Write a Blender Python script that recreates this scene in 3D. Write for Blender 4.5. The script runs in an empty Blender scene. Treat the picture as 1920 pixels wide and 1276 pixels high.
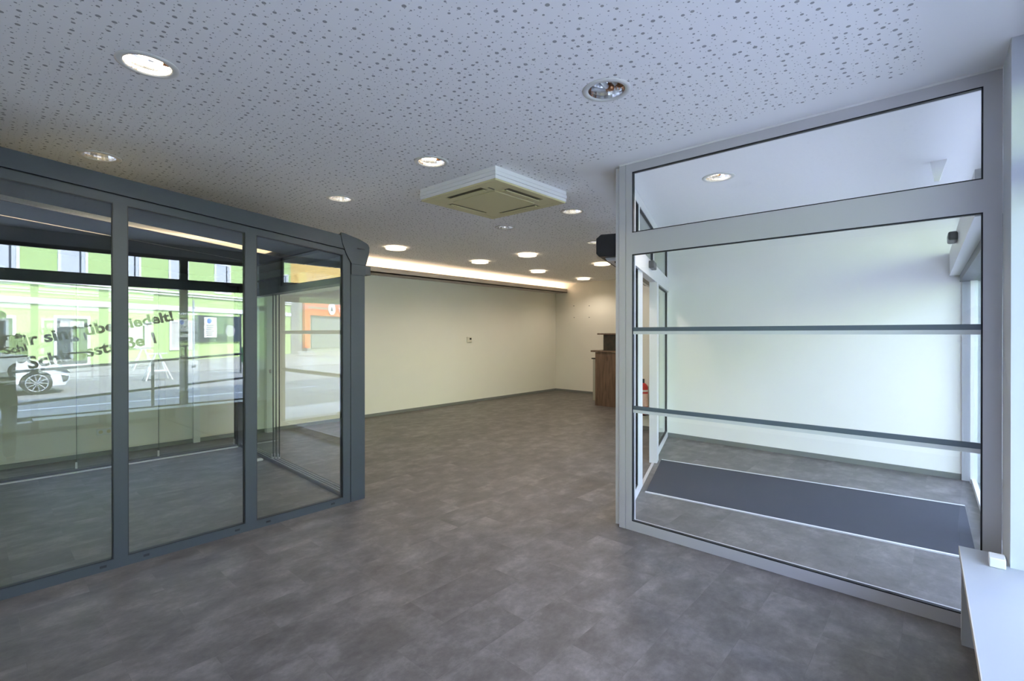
import bpy, bmesh, math, random
from mathutils import Vector, Matrix
random.seed(7)
S = bpy.context.scene
C = S.collection
PI = math.pi

# ------------------------------------------------------------------ camera
cam_d = bpy.data.cameras.new('camera')
cam = bpy.data.objects.new('camera', cam_d); C.objects.link(cam)
cam.location = (0, 0, 1.55)
cam.rotation_euler = (math.radians(90 - 0.14), 0, math.radians(41.96 - 90))
cam_d.sensor_fit = 'HORIZONTAL'; cam_d.sensor_width = 36
cam_d.lens = 36 * 913.85 / 1920
cam_d.shift_y = -(638 - 627.56) / 1920
cam_d.clip_start = 0.02; cam_d.clip_end = 300
S.camera = cam

# ------------------------------------------------------------------ world, sun, exposure
w = bpy.data.worlds.new('world'); S.world = w; w.use_nodes = True
bg = w.node_tree.nodes['Background']
bg.inputs[0].default_value = (0.48, 0.62, 1.0, 1); bg.inputs[1].default_value = 10.0
sd = bpy.data.lights.new('sun', 'SUN'); sd.energy = 19; sd.angle = math.radians(0.6); sd.color = (1, .95, .86)
sun = bpy.data.objects.new('sun', sd); C.objects.link(sun)
sun.rotation_euler = Vector((-.35, -.62, -.80)).to_track_quat('-Z', 'Y').to_euler()
S.view_settings.view_transform = 'Standard'; S.view_settings.look = 'None'
S.view_settings.gamma = 1; S.view_settings.use_curve_mapping = False
S.view_settings.exposure = 0.36
cy = S.cycles
cy.max_bounces = 14; cy.diffuse_bounces = 5; cy.glossy_bounces = 5
cy.transmission_bounces = 8; cy.transparent_max_bounces = 24
cy.use_denoising = True; cy.use_adaptive_sampling = False
cy.sample_clamp_indirect = 8; cy.caustics_reflective = True
cy.blur_glossy = 0.5

LAMP_W = 8.0          # watts of each ceiling downlight
COVE_W = 32.0         # watts of the cove strip

# ------------------------------------------------------------------ materials
def mat(name, col, rough=.5, metal=0, spec=.5, emit=None, es=0, coat=0):
    m = bpy.data.materials.new(name); m.use_nodes = True
    b = m.node_tree.nodes['Principled BSDF']
    b.inputs['Base Color'].default_value = (*col, 1)
    b.inputs['Roughness'].default_value = rough
    b.inputs['Metallic'].default_value = metal
    b.inputs['Specular IOR Level'].default_value = spec
    if coat: b.inputs['Coat Weight'].default_value = coat
    if emit:
        b.inputs['Emission Color'].default_value = (*emit, 1)
        b.inputs['Emission Strength'].default_value = es
    return m
def N(m, t, **kw):
    n = m.node_tree.nodes.new(t)
    for k, v in kw.items(): setattr(n, k, v)
    return n
def L(m, a, b): m.node_tree.links.new(a, b)
def bsdf(m): return m.node_tree.nodes['Principled BSDF']
def mathn(m, op, a, b=None, c=None):
    n = N(m, 'ShaderNodeMath', operation=op)
    for i, v in enumerate((a, b, c)):
        if v is None: continue
        if isinstance(v, (int, float)): n.inputs[i].default_value = v
        else: L(m, v, n.inputs[i])
    return n.outputs[0]
def mixc(m, f, a, b):
    n = N(m, 'ShaderNodeMix', data_type='RGBA')
    L(m, f, n.inputs[0]) if not isinstance(f, (int, float)) else setattr(n.inputs[0], 'default_value', f)
    for i, v in ((6, a), (7, b)):
        if isinstance(v, tuple): n.inputs[i].default_value = (*v, 1)
        else: L(m, v, n.inputs[i])
    return n.outputs[2]
def noisy(name, c1, c2, scale=8, rough=.5, bump=0, **kw):
    m = mat(name, c1, rough, **kw)
    tc = N(m, 'ShaderNodeTexCoord'); nz = N(m, 'ShaderNodeTexNoise')
    nz.inputs['Scale'].default_value = scale; nz.inputs['Detail'].default_value = 5
    L(m, tc.outputs['Object'], nz.inputs['Vector'])
    L(m, mixc(m, nz.outputs[0], c1, c2), bsdf(m).inputs['Base Color'])
    if bump:
        bp = N(m, 'ShaderNodeBump'); bp.inputs['Strength'].default_value = bump; bp.inputs['Distance'].default_value = .002
        L(m, nz.outputs[0], bp.inputs['Height']); L(m, bp.outputs[0], bsdf(m).inputs['Normal'])
    return m
def glass(name, tint, f0):
    """thin pane: mirror share by angle (each face of the sheet), the rest passes straight through"""
    m = bpy.data.materials.new(name); m.use_nodes = True
    nt = m.node_tree; nt.nodes.remove(nt.nodes['Principled BSDF'])
    out = nt.nodes['Material Output']
    tr = N(m, 'ShaderNodeBsdfTransparent'); tr.inputs[0].default_value = (*tint, 1)
    gl = N(m, 'ShaderNodeBsdfGlossy'); gl.inputs['Roughness'].default_value = 0
    gl.inputs['Color'].default_value = (.95, 1, .97, 1)
    lw = N(m, 'ShaderNodeLayerWeight'); lw.inputs[0].default_value = .5
    p = mathn(m, 'POWER', lw.outputs['Facing'], 5)
    f = mathn(m, 'MULTIPLY_ADD', p, 1 - f0, f0)
    f = mathn(m, 'MULTIPLY', f, 0.95)
    mx = N(m, 'ShaderNodeMixShader'); L(m, f, mx.inputs[0]); L(m, tr.outputs[0], mx.inputs[1]); L(m, gl.outputs[0], mx.inputs[2])
    L(m, mx.outputs[0], out.inputs[0])
    return m

M_wall = noisy('cream_plaster', (.80, .78, .69), (.83, .81, .72), 3, .85, .15)
M_wallw = noisy('white_plaster', (.83, .82, .80), (.86, .85, .83), 3, .8, .1)
M_white = mat('white_lacquer', (.78, .78, .76), .4)
M_shelf = mat('white_board', (.41, .43, .46), .4)
M_edge = mat('beige_board_edge', (.55, .50, .42), .5)
M_alu = mat('silver_aluminium', (.56, .55, .56), .38, metal=.25)
M_alul = mat('light_aluminium', (.68, .68, .69), .4, metal=.1)
M_gask = mat('black_gasket', (.008, .010, .014), .5)
M_anth = noisy('anthracite_coating', (.036, .045, .052), (.042, .051, .058), 60, .5, .1)
M_anthd = mat('dark_anthracite', (.035, .040, .045), .5)
M_fab = noisy('dark_awning_fabric', (.028, .030, .034), (.042, .044, .048), 150, .85, .2)
M_base = mat('grey_skirting', (.19, .20, .19), .5)
M_chrome = mat('polished_reflector', (.9, .9, .9), .16, metal=1)
M_trim = mat('lamp_trim', (.66, .66, .63), .35)
M_black = mat('black_plastic', (.012, .012, .014), .35)
M_dgrey = mat('dark_grey_plastic', (.06, .065, .07), .4)
M_tube_on = mat('lit_tube', (1, 1, 1), .5, emit=(1, .86, .66), es=14)
M_tube_dim = mat('faint_tube', (.8, .8, .75), .4, emit=(1, .84, .50), es=3.5)
M_tube_off = mat('unlit_tube', (.75, .77, .76), .3)
M_diff = mat('lit_diffuser', (1, 1, 1), .5, emit=(1, .80, .55), es=3.2)
M_led = mat('led_strip', (1, 1, 1), .5, emit=(1, .70, .46), es=9)
M_socket = mat('copper_lampholder', (.45, .22, .10), .3, metal=.8)
M_marble = noisy('dark_marble', (.012, .018, .017), (.06, .04, .025), 14, .2)
M_red = mat('red_enamel', (.55, .03, .025), .3)
M_label = mat('paper_label', (.75, .72, .66), .6)
M_acw = mat('white_ac_plastic', (.88, .88, .88), .4)
M_acy = mat('yellowed_ac_plastic', (.66, .60, .34), .5)
M_acd = mat('brown_yellow_plastic', (.17, .15, .09), .6)
M_steel = mat('steel_clamp', (.6, .6, .6), .3, metal=.9)
M_gl_perg = glass('pergola_glass', (.965, .98, .965), .075)
M_gl_slide = glass('sliding_glass', (.97, .99, .98), .045)
M_gl_vest = glass('partition_glass', (.982, .986, .982), .03)
M_gl_fac = glass('shopfront_glass', (.985, .985, .985), .03)
M_gl_roof = glass('roof_glass', (.93, .95, .94), .04)
M_gedge = mat('green_glass_edge', (.015, .035, .03), .3)

# floor : stone look vinyl tiles
def floor_mat():
    m = mat('stone_vinyl_tiles', (.2, .2, .2), .42, spec=.38)
    tc = N(m, 'ShaderNodeTexCoord')
    mp = N(m, 'ShaderNodeMapping'); L(m, tc.outputs['Object'], mp.inputs[0])
    br = N(m, 'ShaderNodeTexBrick'); L(m, mp.outputs[0], br.inputs['Vector'])
    br.offset = .5; br.inputs['Scale'].default_value = 1
    br.inputs['Brick Width'].default_value = .61; br.inputs['Row Height'].default_value = .305; mp.inputs['Location'].default_value = (.13, .12, 0)
    br.inputs['Mortar Size'].default_value = .0008; br.inputs['Mortar Smooth'].default_value = 0
    br.inputs['Color1'].default_value = (.0, .0, .0, 1); br.inputs['Color2'].default_value = (1, 1, 1, 1)
    br.inputs['Mortar'].default_value = (.25, .25, .25, 1)
    sep = N(m, 'ShaderNodeSeparateColor'); L(m, br.outputs['Color'], sep.inputs[0])
    # per-tile shift of the cloud pattern so that it breaks at the seams
    vm = N(m, 'ShaderNodeVectorMath', operation='ADD')
    cmb = N(m, 'ShaderNodeCombineXYZ'); L(m, mathn(m, 'MULTIPLY', sep.outputs[0], 9.0), cmb.inputs[2])
    L(m, tc.outputs['Object'], vm.inputs[0]); L(m, cmb.outputs[0], vm.inputs[1])
    st = N(m, 'ShaderNodeMapping'); st.inputs['Scale'].default_value = (1, 1.25, 1); L(m, vm.outputs[0], st.inputs[0])
    n1 = N(m, 'ShaderNodeTexNoise'); n1.inputs['Scale'].default_value = 3.9; n1.inputs['Detail'].default_value = 9; n1.inputs['Roughness'].default_value = .68
    n1.inputs['Distortion'].default_value = .15
    n2 = N(m, 'ShaderNodeTexNoise'); n2.inputs['Scale'].default_value = 26; n2.inputs['Detail'].default_value = 5; n2.inputs['Roughness'].default_value = .75
    L(m, st.outputs[0], n1.inputs['Vector']); L(m, st.outputs[0], n2.inputs['Vector'])
    r = N(m, 'ShaderNodeValToRGB'); L(m, n1.outputs[0], r.inputs[0])
    r.color_ramp.elements[0].position = .30; r.color_ramp.elements[0].color = (.080, .073, .069, 1)
    r.color_ramp.elements[1].position = .72; r.color_ramp.elements[1].color = (.215, .200, .190, 1)
    e = r.color_ramp.elements.new(.5); e.color = (.126, .116, .110, 1)
    v = mathn(m, 'MULTIPLY_ADD', n2.outputs[0], .9, .52)
    v2 = mathn(m, 'MULTIPLY_ADD', sep.outputs[0], .22, .88)
    sc = N(m, 'ShaderNodeVectorMath', operation='SCALE'); L(m, r.outputs[0], sc.inputs[0]); L(m, mathn(m, 'MULTIPLY', v, v2), sc.inputs['Scale'])
    L(m, sc.outputs[0], bsdf(m).inputs['Base Color'])
    rr = mathn(m, 'MULTIPLY_ADD', n2.outputs[0], .25, .33); L(m, rr, bsdf(m).inputs['Roughness'])
    bp = N(m, 'ShaderNodeBump'); bp.inputs['Strength'].default_value = .12; bp.inputs['Distance'].default_value = .002
    L(m, n2.outputs[0], bp.inputs['Height']); L(m, bp.outputs[0], bsdf(m).inputs['Normal'])
    return m
M_floor = floor_mat()

# ceiling : scattered round holes in a plasterboard field
def ceil_mat():
    m = mat('perforated_plasterboard', (.74, .74, .74), .9, spec=.2)
    tc = N(m, 'ShaderNodeTexCoord'); sx = N(m, 'ShaderNodeSeparateXYZ'); L(m, tc.outputs['Object'], sx.inputs[0])
    x, y = sx.outputs[0], sx.outputs[1]
    fl = N(m, 'ShaderNodeCombineXYZ'); L(m, x, fl.inputs[0]); L(m, y, fl.inputs[1])
    hole = None
    for scale, rmin, rmax, thr in ((18.0, .05, .185, .15), (31.0, .06, .09, .30)):
        v = N(m, 'ShaderNodeTexVoronoi', voronoi_dimensions='2D'); v.inputs['Scale'].default_value = scale; v.inputs['Randomness'].default_value = .6
        L(m, fl.outputs[0], v.inputs['Vector'])
        sc = N(m, 'ShaderNodeSeparateColor'); L(m, v.outputs['Color'], sc.inputs[0])
        mr = N(m, 'ShaderNodeMapRange'); L(m, sc.outputs[0], mr.inputs[0])
        mr.inputs[1].default_value = thr; mr.inputs[2].default_value = 1; mr.inputs[3].default_value = rmin; mr.inputs[4].default_value = rmax
        h = mathn(m, 'LESS_THAN', v.outputs['Distance'], mr.outputs[0])
        h = mathn(m, 'MULTIPLY', h, mathn(m, 'GREATER_THAN', sc.outputs[0], thr))
        hole = h if hole is None else mathn(m, 'MAXIMUM', hole, h)
    def box(x0, x1, y0, y1):
        a = mathn(m, 'MULTIPLY', mathn(m, 'GREATER_THAN', x, x0), mathn(m, 'LESS_THAN', x, x1))
        b = mathn(m, 'MULTIPLY', mathn(m, 'GREATER_THAN', y, y0), mathn(m, 'LESS_THAN', y, y1))
        return mathn(m, 'MULTIPLY', a, b)
    # field beyond the slanted partition starts behind a line y = 2.25 + .341 (x-3.4)
    ln = mathn(m, 'GREATER_THAN', mathn(m, 'MULTIPLY_ADD', x, -.341, y), 1.15)
    field = mathn(m, 'MAXIMUM', box(-1.1, 3.26, .09, 7.35), mathn(m, 'MULTIPLY', box(3.0, 10.4, 2.0, 7.35), ln))
    hole = mathn(m, 'MULTIPLY', hole, field)
    L(m, mixc(m, hole, (.89, .88, .87), (.36, .355, .35)), bsdf(m).inputs['Base Color'])
    return m
M_ceil = ceil_mat()

def wood_mat():
    m = mat('brown_oak_laminate', (.2, .1, .05), .45)
    tc = N(m, 'ShaderNodeTexCoord'); mp = N(m, 'ShaderNodeMapping'); mp.inputs['Scale'].default_value = (7, 7, .7); L(m, tc.outputs['Object'], mp.inputs[0])
    n = N(m, 'ShaderNodeTexNoise'); n.inputs['Scale'].default_value = 3.5; n.inputs['Detail'].default_value = 8; n.inputs['Distortion'].default_value = .8
    L(m, mp.outputs[0], n.inputs['Vector'])
    r = N(m, 'ShaderNodeValToRGB'); L(m, n.outputs[0], r.inputs[0])
    r.color_ramp.elements[0].position = .3; r.color_ramp.elements[0].color = (.065, .040, .026, 1)
    r.color_ramp.elements[1].position = .7; r.color_ramp.elements[1].color = (.19, .118, .075, 1)
    L(m, r.outputs[0], bsdf(m).inputs['Base Color'])
    return m
M_wood = wood_mat()
M_mat = noisy('charcoal_carpet', (.006, .008, .014), (.07, .075, .09), 230, .95, .6)

# ------------------------------------------------------------------ mesh helpers
class MB:
    def __init__(s): s.v = []; s.f = []; s.sm = []
    def box(s, x0, x1, y0, y1, z0, z1, T=None):
        i = len(s.v)
        for z in (z0, z1):
            for x, y in ((x0, y0), (x1, y0), (x1, y1), (x0, y1)):
                p = (x, y, z); s.v.append(tuple(T(*p)) if T else p)
        for f in ((0, 3, 2, 1), (4, 5, 6, 7), (0, 1, 5, 4), (1, 2, 6, 5), (2, 3, 7, 6), (3, 0, 4, 7)):
            s.f.append(tuple(i + k for k in f))
        return s
    def hexa(s, pts):
        i = len(s.v); s.v += [tuple(p) for p in pts]
        for f in ((0, 3, 2, 1), (4, 5, 6, 7), (0, 1, 5, 4), (1, 2, 6, 5), (2, 3, 7, 6), (3, 0, 4, 7)):
            s.f.append(tuple(i + k for k in f))
        return s
    def prism(s, poly, fn, h0, h1):
        """poly: 2-D outline, fn(a,b,h) -> point"""
        i = len(s.v); n = len(poly)
        for h in (h0, h1):
            for a, b in poly: s.v.append(tuple(fn(a, b, h)))
        s.f.append(tuple(i + n - 1 - k for k in range(n))); s.f.append(tuple(i + n + k for k in range(n)))
        for k in range(n):
            k2 = (k + 1) % n; s.f.append((i + k, i + k2, i + n + k2, i + n + k))
        return s
    def cyl(s, p, q, r, n=16, r2=None, cap=True):
        p = Vector(p); q = Vector(q); d = (q - p).normalized()
        u = d.orthogonal().normalized(); v = d.cross(u); i = len(s.v)
        r2 = r if r2 is None else r2
        for c, rr in ((p, r), (q, r2)):
            for k in range(n):
                a = 2 * PI * k / n; s.v.append(tuple(c + u * math.cos(a) * rr + v * math.sin(a) * rr))
        for k in range(n):
            k2 = (k + 1) % n; s.f.append((i + k, i + k2, i + n + k2, i + n + k))
        if cap:
            s.f.append(tuple(i + n - 1 - k for k in range(n))); s.f.append(tuple(i + n + k for k in range(n)))
        return s
    def lathe(s, prof, c=(0, 0, 0), n=32):
        i = len(s.v); m = len(prof)
        for k in range(n):
            a = 2 * PI * k / n
            for r, z in prof: s.v.append((c[0] + r * math.cos(a), c[1] + r * math.sin(a), c[2] + z))
        for k in range(n):
            k2 = (k + 1) % n
            for j in range(m - 1): s.f.append((i + k * m + j, i + k2 * m + j, i + k2 * m + j + 1, i + k * m + j + 1))
        return s
    def build(s, name, m, parent=None, bevel=0, smooth=False, loc=None):
        me = bpy.data.meshes.new(name); me.from_pydata(s.v, [], s.f); me.update()
        bm = bmesh.new(); bm.from_mesh(me); bmesh.ops.recalc_face_normals(bm, faces=bm.faces); bm.to_mesh(me); bm.free()
        me.materials.append(m)
        if smooth:
            for p in me.polygons: p.use_smooth = True
        o = bpy.data.objects.new(name, me); C.objects.link(o)
        if parent is not None:
            o.parent = parent; o.matrix_parent_inverse = Matrix.Translation(-Vector(parent.location))
        if bevel:
            b = o.modifiers.new('bevel', 'BEVEL'); b.width = bevel; b.segments = 2; b.limit_method = 'ANGLE'
        return o
def B(*a, **k): return MB().box(*a, **k)
def thing(name, label, cat, loc, group=None):
    o = bpy.data.objects.new(name, None); C.objects.link(o); o.location = loc
    o.empty_display_size = .1
    o['label'] = label; o['category'] = cat
    if group: o['group'] = group
    return o
def tag(o, label, cat, group=None):
    o['label'] = label; o['category'] = cat
    if group: o['group'] = group
    return o
def struct(o, label=None):
    o['kind'] = 'structure'
    if label: o['label'] = label
    return o
def text_mesh(name, s, size, m, T, ext=.001, bold=0.0, parent=None, shear=0):
    cu = bpy.data.curves.new(name, 'FONT'); cu.body = s; cu.size = size; cu.extrude = ext; cu.offset = bold; cu.resolution_u = 3
    cu.align_x = 'LEFT'
    ob = bpy.data.objects.new(name, cu); C.objects.link(ob)
    dg = bpy.context.evaluated_depsgraph_get()
    me = bpy.data.meshes.new_from_object(ob.evaluated_get(dg)); bpy.data.objects.remove(ob)
    for v in me.vertices: v.co = T(v.co.x, v.co.y, v.co.z)
    me.materials.clear(); me.materials.append(m)
    o = bpy.data.objects.new(name, me); C.objects.link(o)
    if parent is not None:
        o.parent = parent; o.matrix_parent_inverse = Matrix.Translation(-Vector(parent.location))
    return o

H = 2.90                                     # ceiling height
def fac(X, off, z): return (X, -.30 + .0295 * X + off, z)      # shop front runs a touch askew to the room

# ------------------------------------------------------------------ room shell
struct(B(-1.35, 10.9, -.75, 8.2, -.12, 0).build('floor', M_floor))
LIGHTS = [  # x, y, state
    (.60, 3.00, 'tube'), (2.363, 1.42, 'off'), (.663, 4.819, 'dim'), (2.426, 3.032, 'tube'), (2.477, 4.534, 'tube'),
    (4.448, 3.104, 'tube'), (4.546, 4.206, 'off'), (4.442, 6.432, 'glow'), (6.335, 6.495, 'glow'), (6.321, 5.331, 'glow'),
    (8.129, 6.558, 'glow'), (6.174, 3.909, 'tube'), (8.088, 4.954, 'glow'), (9.955, 6.619, 'glow'), (4.321, 1.49, 'tube')]
def make_ceiling():
    o = B(-1.35, 10.9, -.75, 8.2, H, H + .3).build('ceiling', M_ceil)
    cut = MB()
    for x, y, s in LIGHTS: cut.cyl((x, y, H - .05), (x, y, H + .13), .106, 40)
    c = cut.build('cutter', M_ceil)
    md = o.modifiers.new('b', 'BOOLEAN'); md.object = c; md.operation = 'DIFFERENCE'; md.solver = 'EXACT'
    dg = bpy.context.evaluated_depsgraph_get()
    me = bpy.data.meshes.new_from_object(o.evaluated_get(dg))
    o.modifiers.clear(); o.data = me; bpy.data.objects.remove(c)
    struct(o)
make_ceiling()
struct(B(-1.35, 10.9, 8.044, 8.2, 0, H).build('wall_left', M_wall))
struct(B(10.736, 10.9, 3.6, 8.044, 0, H).build('wall_back', M_wall))
struct(B(-1.45, -1.30, -.75, 8.2, 0, H).build('wall_rear', M_wall))
wr = MB()
wr.box(7.05, 7.3, -.10, 3.17, 0, H)
struct(wr.build('wall_right', M_wallw))
struct(B(7.3, 10.736, -.10, 4.05, 0, H).build('wall_inner', M_wall))
# shop front wall pieces
f = MB()
f.box(3.18, 3.49, 0, -.34, 0, H, T=fac)             # pier between window and entrance
f.box(-1.0, 3.18, 0, -.30, 0, .44, T=fac)            # low wall under the windows
f.box(-1.30, -1.0, 0, -.34, 0, H, T=fac)
f.box(-1.0, 3.18, -.26, -.42, 2.71, H, T=fac)       # lintel
f.box(7.02, 7.3, -.0, -.42, 0, H, T=fac)
f.box(3.49, 7.02, -.10, -.42, 2.82, H, T=fac)
struct(f.build('wall_front', noisy('pale_grey_blue_plaster', (.58, .61, .66), (.61, .64, .69), 3, .8, .1)))
us = B(-1.45, 14, -.75, 8.2, H + .31, 9.2); us.box(-1.45, 14, -2.2, -.75, H + .31, 9.2)  # unseen mass and overhang, added to shade the street and cut sky light
struct(us.build('upper_storeys', M_wallw))
# skirtings
struct(B(-1.3, 10.736, 8.026, 8.044, 0, .055).build('baseboard_left', M_base))
struct(B(10.718, 10.736, 4.05, 8.026, 0, .055).build('baseboard_back', M_base))
b = MB(); b.box(7.032, 7.05, -.09, 3.17, 0, .06); b.box(7.282, 7.3, 3.17, 4.068, 0, .06); b.box(7.3, 10.718, 4.05, 4.068, 0, .06)
struct(b.build('baseboard_right', M_base))
# pipe casings on the left wall
struct(B(2.12, 2.20, 7.975, 8.044, 0, 2.64).build('trim_1', M_white))
struct(B(3.10, 3.20, 7.94, 8.044, 0, 2.64).build('trim_2', M_white))
# cove ledge with LED strip
cv = MB()
cv.box(-1.3, 10.736, 7.655, 8.044, 2.645, 2.665); cv.box(-1.3, 10.736, 7.655, 7.675, 2.645, 2.752)
struct(cv.build('trim_3', mat('cove_paint', (.52, .48, .43), .8, spec=.2)), 'white cove ledge under the ceiling along the left wall')
led = thing('cove_light', 'long warm light strip hidden behind the cove ledge along the left wall', 'light strip', (4.7, 7.9, 2.67))
B(-1.25, 10.70, 7.86, 7.90, 2.666, 2.676).build('light_strip', M_led, led)
B(-1.25, 10.70, 7.855, 7.905, 2.665, 2.6658).build('mounting_rail', M_alu, led)
for k in range(4):
    ad = bpy.data.lights.new('cove_lamp', 'AREA'); ad.shape = 'RECTANGLE'; ad.size = 2.9; ad.size_y = .05
    ad.energy = COVE_W / 4; ad.color = (1, .74, .52)
    ao = bpy.data.objects.new('cove_lamp', ad); C.objects.link(ao); ao.parent = led
    ao.matrix_parent_inverse = Matrix.Translation(-Vector(led.location))
    ao.location = (.25 + 3.0 * k, 7.88, 2.685); ao.rotation_euler = (PI, 0, 0)

# ------------------------------------------------------------------ downlights
def downlight(x, y, st, label):
    t = thing('downlight', label, 'ceiling light', (x, y, H), 'recessed round ceiling lights')
    MB().lathe([(.100, -.002), (.104, -.007), (.122, -.007), (.132, -.003), (.133, .0), (.100, 0)], (x, y, H), 48).build('trim_ring', M_trim, t, smooth=True)
    MB().lathe([(.104, -.004), (.102, .02), (.094, .06), (.080, .085)], (x, y, H), 28).build('reflector', M_chrome, t)
    MB().lathe([(.0001, .105), (.105, .105), (.105, .09), (.080, .085)], (x, y, H), 28).build('housing', M_alu, t)
    if st == 'glow':
        MB().lathe([(.0001, -.034), (.148, -.034), (.153, -.031), (.153, -.028), (.0001, -.028)], (x, y, H), 48).build('diffuser', M_diff, t)
        for k in range(3):
            a = 2 * PI * k / 3 + .5; MB().cyl((x + .115 * math.cos(a), y + .115 * math.sin(a), H - .028), (x + .115 * math.cos(a), y + .115 * math.sin(a), H - .006), .004, 8).build('spacer', M_steel, t)
    else:
        m = {'tube': M_tube_on, 'dim': M_tube_dim, 'off': M_tube_off}[st]
        for dy in (-.028, .028):
            MB().cyl((x - .075, y + dy - .012, H + .058), (x + .070, y + dy + .012, H + .058), .013, 12).build('lamp_tube', m, t, smooth=True)
        MB().cyl((x + .070, y - .03, H + .058), (x + .088, y - .028, H + .058), .02, 12).cyl((x + .070, y + .03, H + .058), (x + .088, y + .028, H + .058), .02, 12).build('lampholder', M_socket, t)
        z = H + .035
    if st != 'off':
        a = bpy.data.lights.new('lamp', 'SPOT'); a.energy = LAMP_W * (2.5 if st == 'dim' else 3.3 if st == 'glow' else 4.4); a.color = (1, .78, .45) if st == 'dim' else (1, .87, .73)
        a.spot_size = math.radians(150); a.spot_blend = .6; a.shadow_soft_size = .05
        o = bpy.data.objects.new('lamp', a); C.objects.link(o); o.parent = t
        o.matrix_parent_inverse = Matrix.Translation(-Vector(t.location)); o.location = (x, y, H - (.085 if st == 'glow' else .02))
LBL = ['lit round ceiling downlight nearest the camera above the dark patio enclosure corner, glaring white tube',
       'unlit round downlight with two grey tubes, near the glass entrance partition',
       'dim yellowish downlight close to the slanted top edge of the dark enclosure',
       'lit downlight just left of the ceiling air conditioner',
       'bright white downlight between the dark enclosure and the air conditioner',
       'lit downlight just right behind the ceiling air conditioner',
       'unlit bluish downlight right behind the far corner of the air conditioner',
       'glowing warm downlight nearest the cove, above the grey gutter end',
       'glowing warm downlight third row back, nearest the cove',
       'glowing warm downlight third row back, one further from the cove',
       'glowing small warm downlight fourth row back nearest the cove',
       'lit downlight partly hidden by the black door operator',
       'glowing warm downlight just below and left of the black door operator',
       'smallest glowing downlight nearest the back wall',
       'lit downlight inside the glass entrance vestibule']
for (x, y, s), lb in zip(LIGHTS, LBL): downlight(x, y, s, lb)

# ------------------------------------------------------------------ air conditioner cassette
ax0, ax1, ay0, ay1 = 2.82, 3.79, 2.715, 3.69
t = thing('ceiling_air_conditioner', 'square white ceiling air conditioner with yellowed underside and four slots', 'air conditioner', ((ax0 + ax1) / 2, (ay0 + ay1) / 2, H))
c = MB(); c.box(ax0, ax1, ay0, ay1, 2.865, H); c.box(ax0 + .004, ax1 - .004, ay0 + .004, ay1 - .004, 2.861, 2.866)
c.box(ax0 - .004, ax1 + .004, ay0 - .004, ay1 + .004, 2.832, 2.862); c.box(ax0, ax1, ay0, ay1, 2.802, 2.830)
c.build('casing', M_acw, t, bevel=.004)
i = .03
fp = MB()
def frame_xy(mb, x0, x1, y0, y1, w_, z0, z1):
    mb.box(x0, x1, y0, y0 + w_, z0, z1); mb.box(x0, x1, y1 - w_, y1, z0, z1)
    mb.box(x0, x0 + w_, y0 + w_, y1 - w_, z0, z1); mb.box(x1 - w_, x1, y0 + w_, y1 - w_, z0, z1)
frame_xy(fp, ax0 + .006, ax1 - .006, ay0 + .006, ay1 - .006, .075, 2.788, 2.803)
frame_xy(fp, ax0 + .165, ax1 - .165, ay0 + .165, ay1 - .165, .05, 2.788, 2.803)
for sx in (0, 1):
    for sy in (0, 1):
        xa = ax0 + .081 if sx == 0 else ax1 - .251; ya = ay0 + .081 if sy == 0 else ay1 - .251
        fp.box(xa, xa + .17, ya, ya + .17, 2.7885, 2.803)
fp.build('face_panel', M_acy, t, bevel=.002)
B(ax0 + .02, ax1 - .02, ay0 + .02, ay1 - .02, 2.7995, 2.8015).build('duct_recess', M_acd, t)
g = B(ax0 + .215, ax1 - .215, ay0 + .215, ay1 - .215, 2.781, 2.799)
g.build('intake_grille', M_acy, t, bevel=.004)
for (x0, x1, y0, y1) in ((ax0 + .26, ax1 - .26, ay0 + .118, ay0 + .150), (ax0 + .26, ax1 - .26, ay1 - .150, ay1 - .118),
                         (ax0 + .118, ax0 + .150, ay0 + .26, ay1 - .26), (ax1 - .150, ax1 - .118, ay0 + .26, ay1 - .26)):
    B(x0, x1, y0, y1, 2.778, 2.786).build('louvre', M_acy, t, bevel=.003)
B(ax0 + .12, ax0 + .19, ay0 + .19, ay0 + .205, 2.786, 2.789).build('badge', M_acd, t)

# ------------------------------------------------------------------ patio enclosure (dark pergola with sliding glass)
Y0, Y1 = 4.10, 7.40
t = thing('patio_enclosure', 'anthracite glass patio enclosure with sloping roof, three fixed front panes and sliding glass sides', 'glass enclosure', (.6, 5.7, 0))
XR, XL = 2.337, -1.29
def zt(X): return 2.645 - .09 * X
def zs(X): return 2.528 - .093 * X
def zp(X): return 2.468 - .0877 * X
def sl(mb, xa, xb, y0, y1, fa, fb):
    """bar between two sloping heights"""
    mb.hexa([(xa, y0, fa(xa)), (xb, y0, fa(xb)), (xb, y1, fa(xb)), (xa, y1, fa(xa)),
             (xa, y0, fb(xa)), (xb, y0, fb(xb)), (xb, y1, fb(xb)), (xa, y1, fb(xa))]); return mb
for (ya, yb) in ((Y0, Y0 + .07), (Y1 - .07, Y1)):
    sl(MB(), XL, XR - .06, ya - .006 if ya == Y0 else ya, yb, lambda x: zs(x) + .006, zt).build('rafter', M_anth, t)
sl(MB(), XL, XR - .03, Y0 - .004, Y0 + .02, lambda x: zt(x) - .035, lambda x: zt(x) - .031).build('rafter_groove', M_anthd, t)
sl(MB(), XL, XR - .03, Y0 + .02, Y0 + .06, lambda x: zs(x) - .01, lambda x: zs(x) + .01).build('glazing_seal', M_gask, t)
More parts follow.
